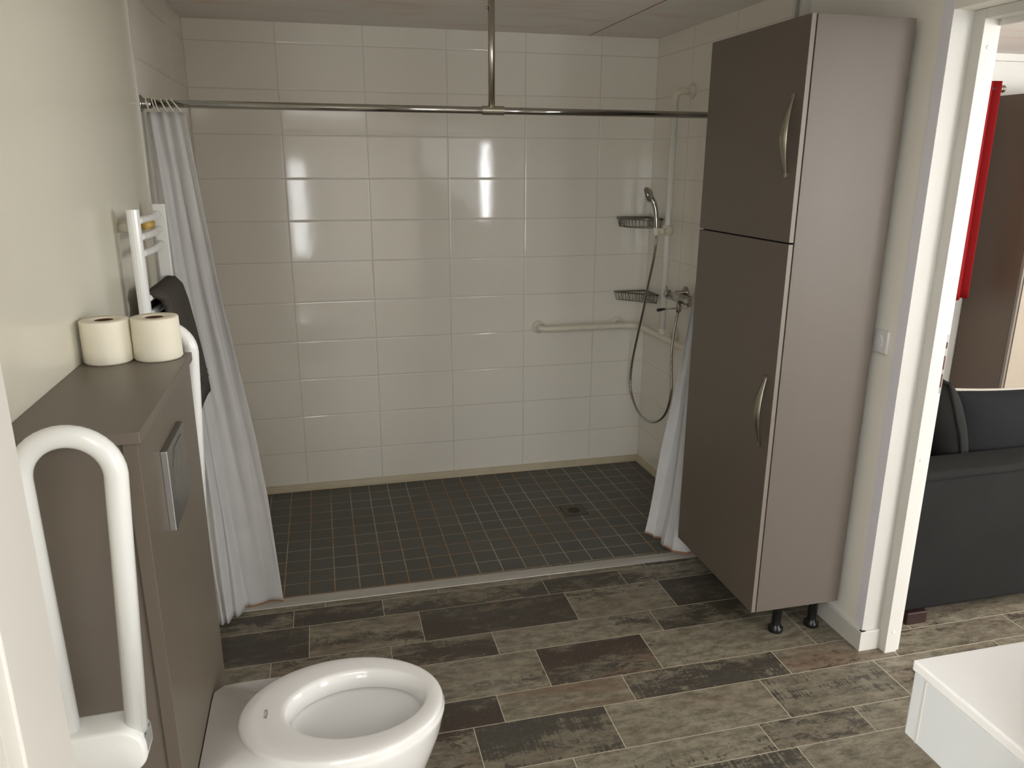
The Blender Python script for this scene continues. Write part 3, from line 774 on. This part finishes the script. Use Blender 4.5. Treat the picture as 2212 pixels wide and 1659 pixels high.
MB().tube([(2.356, -.553, .994), (2.335, -.520, .984)], [.0055, .0095], 12).build('lever_tip', M['black_plastic'], mx, smooth=True)

# ------------------------------------------------------------------ corner wire baskets
def basket(zt, dep, label, curve):
    t = thing('corner_basket', (XR - .1, -.1, zt), label, 'shower basket', 'chrome baskets in the shower corner')
    L = .195; n = 12
    def front(k, inset=0.0, z=zt):
        s_ = k / n; x0, y0 = XR - L + inset, -.014 - inset * .2; x1, y1 = XR - .014 - inset * .2, -L + inset
        bul = curve * sin(pi * s_)
        return Vector((x0 + (x1 - x0) * s_ - bul * .7, y0 + (y1 - y0) * s_ - bul * .7, z))
    rim = [front(k) for k in range(n + 1)] + [Vector((XR - .012, -.012, zt))]
    b = MB(); b.tube(fillet([rim[-1]] + rim[:-1] + [rim[-1]], .003, 2) if False else rim + [rim[0]], .0055 if curve else .0042, 10)
    b.build('rim', M['wire'], t, smooth=True)
    b = MB()
    low = [front(k, .014, zt - dep) for k in range(n + 1)]
    b.tube(low, .0018, 6)
    for k in range(n + 1):
        bk = Vector((XR - .016 - (XR - .016 - (XR - L + .012)) * (1 - k / n), -.012, zt - dep)) if k <= n else None
        f = low[k]; b.tube([front(k), f + Vector((0, 0, .002)), f, Vector((max(f.x, min(XR - .014, f.x + 0)) , -.012, zt - dep))], .0016, 6)
        b.tube([Vector((f.x, -.012, zt - dep)), Vector((f.x, -.012, zt))], .0016, 6)
    for k in range(8):
        y = -.02 - k * .021
        b.tube([(XR - .012, y, zt), (XR - .012, y, zt - dep)], .0016, 6)
    b.tube([(XR - .012, -.012, zt - dep), (XR - .012, -L + .014, zt - dep)], .0018, 6)
    b.build('wire_cage', M['wire'], t, smooth=True)
basket(1.400, .046, 'chrome wire corner basket with bowed front, the upper one behind the shower head', .055)
basket(.998, .044, 'chrome wire corner basket with straight front, the lower one behind the hose', .0)

# ------------------------------------------------------------------ drain
dr = thing('floor_drain', (1.898, -.603, -.013), 'square metal drain grate set in the shower floor', 'drain')
zz = lambda y: -.024 + .020 * (-y / 1.14)
z0 = zz(-.60)
dn = MB(); dn.box(1.838, 1.958, -.543, -.663, z0 - .002, z0 + .0012); dn.build('drain_gap', M['black'], dr)
MB().box(1.8415, 1.9545, -.5465, -.6595, z0 + .0005, z0 + .0022).build('drain_plate', M['drain'], dr)
b = MB()
for i in range(-2, 3):
    for j in range(-2, 3):
        if abs(i) + abs(j) > 3: continue
        x, y = 1.898 + i * .0125, -.603 + j * .0125
        b.box(x - .0045, x + .0045, y - .0045, y + .0045, z0 + .0018, z0 + .0026)
b.build('grate_holes', M['black'], dr)

# ------------------------------------------------------------------ light switch
sw = thing('light_switch', (XP, -1.861, 1.114), 'square white light switch on the cream wall beside the tall cabinet', 'switch')
sb = MB().box(XP - .010, XP, -1.821, -1.901, 1.074, 1.154, .006, 3).build('switch_plate', M['switch'], sw)
MB().lathe((XP - .009, -1.858, 1.114), (-1, 0, 0), [(.0235, 0), (.0235, .0015), (.0215, .003), (.019, .0032)], 32).build('push_button', M['switch'], sw, smooth=True)

# ------------------------------------------------------------------ washbasin
wb = thing('washbasin', (1.95, -3.2, .7), 'white slab washbasin at the right with plain square apron', 'washbasin')
b = MB()
X0, X1, Y0, Y1 = 1.692, 2.5, -3.040, -3.350
b.box(X0, X1, Y0, Y1, .829, .850, .004, 3)
b.build('basin_top', M['resin'], wb)
MB().box(X0 + .003, X1 - .003, Y0 - .004, Y1, .700, .829, .003).build('apron', M['resin_side'], wb)
b = MB(); b.box(X0 + .002, X0 + .0035, Y0 - .030, Y0 - .034, .702, .829); b.build('apron_joint', M['white'], wb)

# ------------------------------------------------------------------ living room : sofa, cushions, red curtain, wardrobe
so = thing('sofa', (3.3, -1.2, 0), 'charcoal fabric sofa in the next room, seen through the doorway', 'sofa')
def soft(name, x0, x1, y0, y1, z0, z1, bev, mat, parent):
    return MB().box(x0, x1, y0, y1, z0, z1, bev, 5).build(name, mat, parent, smooth=True)
soft('armrest', 2.76, 3.66, -1.868, -1.700, .045, .612, .022, M['sofa'], so)
soft('armrest', 2.76, 3.66, -.16, -.33, .05, .612, .022, M['sofa'], so)
soft('seat_base', 2.78, 3.64, -.30, -1.72, .06, .40, .02, M['sofa'], so)
soft('backrest', 2.74, 2.93, -.30, -1.72, .06, .74, .04, M['sofa'], so)
for y in (-1.0, -1.68): soft('seat_cushion', 2.92, 3.66, y, y + .67, .38, .50, .04, M['sofa'], so)
pp = [(2.775, -1.8690, .30), (2.775, -1.8690, .555), (2.80, -1.8690, .585), (3.64, -1.8690, .592)]
MB().tube(catmull(pp, 6), .0022, 6).build('seam', M['sofa2'], so, smooth=True)
for x, y in ((2.80, -1.83), (3.60, -1.83), (2.80, -.2), (3.60, -.2)): MB().box(x, x + .09, y, y - .05, 0, .05, .004).build('foot', M['redwood'], so)
def cushion(name, c, size, rot, label, mat, piping):
    t = thing(name, c, label, 'cushion', 'cushions on the charcoal sofa')
    n = 22; sx, sy, sz = size
    Rm = Matrix.Translation(Vector(c)) @ Matrix.Rotation(rot[2], 4, 'Z') @ Matrix.Rotation(rot[0], 4, 'X') @ Matrix.Rotation(rot[1], 4, 'Y')
    b = MB()
    for sgn in (1, -1):
        g = []
        for i in range(n + 1):
            row = []
            for j in range(n + 1):
                u, v = 2 * i / n - 1, 2 * j / n - 1
                pin = 1 - .06 * (u * u) * (v * v) * 0
                edge = (1 - abs(u) ** 2.6) ** .5 * (1 - abs(v) ** 2.6) ** .5
                px = sx * u * (1 - .07 * (1 - v * v) * 0 - .05 * (1 - abs(v)) * abs(u) ** 3 * -1); pz = sz * v * (1 - .05 * (1 - u * u))
                row.append(Rm @ Vector((px, sgn * sy * edge, pz)))
            g.append(row)
        b.loft(g, False)
    bmesh.ops.remove_doubles(b.bm, verts=b.bm.verts[:], dist=.0005)
    b.build('cushion_cover', mat, t, smooth=True)
    ed = [(u, 1) for u in [k / 8 - 1 for k in range(0, 17)]] + [(1, -v) for v in [k / 8 - 1 for k in range(1, 17)]] + [(-u, -1) for u in [k / 8 - 1 for k in range(1, 17)]] + [(-1, v) for v in [k / 8 - 1 for k in range(1, 16)]]
    pts = [Rm @ Vector((sx * u * (1 + .05 * (1 - abs(v)) * abs(u) ** 3), 0, sz * v * (1 - .05 * (1 - u * u)))) for u, v in ed]
    MB().tube(pts, .0065, 6, closed=True).build('piping', piping, t, smooth=True)
cushion('back_cushion', (3.105, -1.395, .680), (.30, .115, .215), (radians(-18), 0, radians(84)), 'charcoal back cushion standing just behind the sofa arm', M['sofa'], M['sofa'])
cushion('scatter_cushion', (3.40, -1.600, .640), (.285, .075, .175), (radians(-12), radians(3), radians(4)), 'black cushion with pale edge leaning inside the sofa arm', M['sofa2'], M['piping'])

wr = thing('wardrobe', (5.1, -.2, 0), 'brown wardrobe with greige front in the next room', 'wardrobe')
b = MB(); b.box(4.652, 5.75, -.01, -.375, 0, 2.071); b.build('carcass', M['wardrobe'], wr)
b = MB(); b.box(4.655, 4.668, -.376, -.395, .02, 2.06); b.build('edge_strip', M['taupe_edge'], wr)
for x0 in (4.676, 5.21): MB().box(x0, x0 + .527, -.379, -.397, .02, 2.06, .001).build('door', M['wardrobe_d'], wr)
# white wall nib + red curtain
b = MB(); b.box(2.665, 6.3, -.0, -.03, 2.262, H)
struct(b.build('trim_9', M['white']), 'white cornice strip at the top of the far wall', 'trim')
rc = thing('window_curtain', (4.45, -.15, .9), 'narrow red curtain hanging in the next room by the brown wardrobe', 'curtain')
def fnC(u, v):
    z = 2.132 - (2.132 - .900) * v
    return (4.315 + .180 * u + .012 * sin(u * 2 * pi * 3.2) + .012 * v, -.150 + .030 * sin(u * 2 * pi * 2.6 + .5) , z + .006 * sin(u * 9))
sheet('curtain_cloth', fnC, 60, 20, M['red'], rc)
cr_ = thing('curtain_rod', (4.3, -.15, 2.096), 'steel curtain rod with ribbed end holding the red curtain', 'curtain rod')
MB().tube([(3.2, -.15, 2.096), (4.518, -.15, 2.096)], .009, 12).build('rod', M['nickel'], cr_, smooth=True)
MB().lathe((4.515, -.15, 2.096), (1, 0, 0), [(.012, 0), (.021, .004), (.021, .012), (.012, .014), (.012, .018), (.021, .020), (.021, .030), (.008, .034)], 20).build('finial', M['nickel'], cr_)
MB().tube([(3.6, 0, 2.096), (3.6, -.15, 2.096)], .008, 10).build('rod_bracket', M['nickel'], cr_, smooth=True)

# ------------------------------------------------------------------ lights
def area(name, loc, target, sx, sy, power, col):
    L = bpy.data.lights.new(name, 'AREA'); L.shape = 'RECTANGLE'; L.size = sx; L.size_y = sy; L.energy = power; L.color = col
    o = bpy.data.objects.new(name, L); C.objects.link(o); o.location = loc
    o.rotation_euler = (Vector(target) - Vector(loc)).to_track_quat('-Z', 'Y').to_euler(); return o
area('hall_fill_light', (0.2, -4.9, 2.24), (0.2, -4.9, 0), 2.2, 2.0, 78, (1, 1, 1))  # added fill below the hall ceiling, not a fixture
area('basin_fill_light', (1.93, -3.32, 1.55), (1.4, -1.0, .9), .5, .9, 1.8, (1, 1, 1))  # added fill over the basin, in front of solid wall
area('living_fill_light', (4.6, -6.8, 1.4), (4.2, -1, .8), 2.2, 1.6, 80, (1, 1, 1))  # added fill for the doorway, out of view in the living room
area('living_side_fill_light', (6.2, -3.0, 1.55), (2.6, -2.6, .9), 2.4, 1.4, 140, (1, 1, 1))  # added fill by the plain side wall, aimed through the doorway
w = bpy.data.worlds.new('world'); bpy.context.scene.world = w; w.use_nodes = True
w.node_tree.nodes['Background'].inputs[0].default_value = (.8, .85, .95, 1); w.node_tree.nodes['Background'].inputs[1].default_value = .5

# ------------------------------------------------------------------ camera
cam = bpy.data.cameras.new('camera'); co = bpy.data.objects.new('camera', cam); C.objects.link(co)
cam.sensor_width = 36; cam.lens = 1657.66 / 2212 * 36; cam.clip_start = .02
R_ = Vector((.97099847, -.2390543, .00387407)); U_ = Vector((.06233483, .26877041, .96118512)); F_ = Vector((.23081667, .93306779, -.27587707))
co.matrix_world = Matrix(((R_.x, U_.x, -F_.x, .7341), (R_.y, U_.y, -F_.y, -3.9922), (R_.z, U_.z, -F_.z, 1.6778), (0, 0, 0, 1)))
sc = bpy.context.scene; sc.camera = co
sc.view_settings.view_transform = 'Standard'; sc.view_settings.look = 'None'; sc.view_settings.exposure = 0.0
sc.cycles.max_bounces = 8; sc.cycles.diffuse_bounces = 5; sc.cycles.glossy_bounces = 4
sc.cycles.sample_clamp_indirect = 6.0
sc.cycles.use_denoising = True
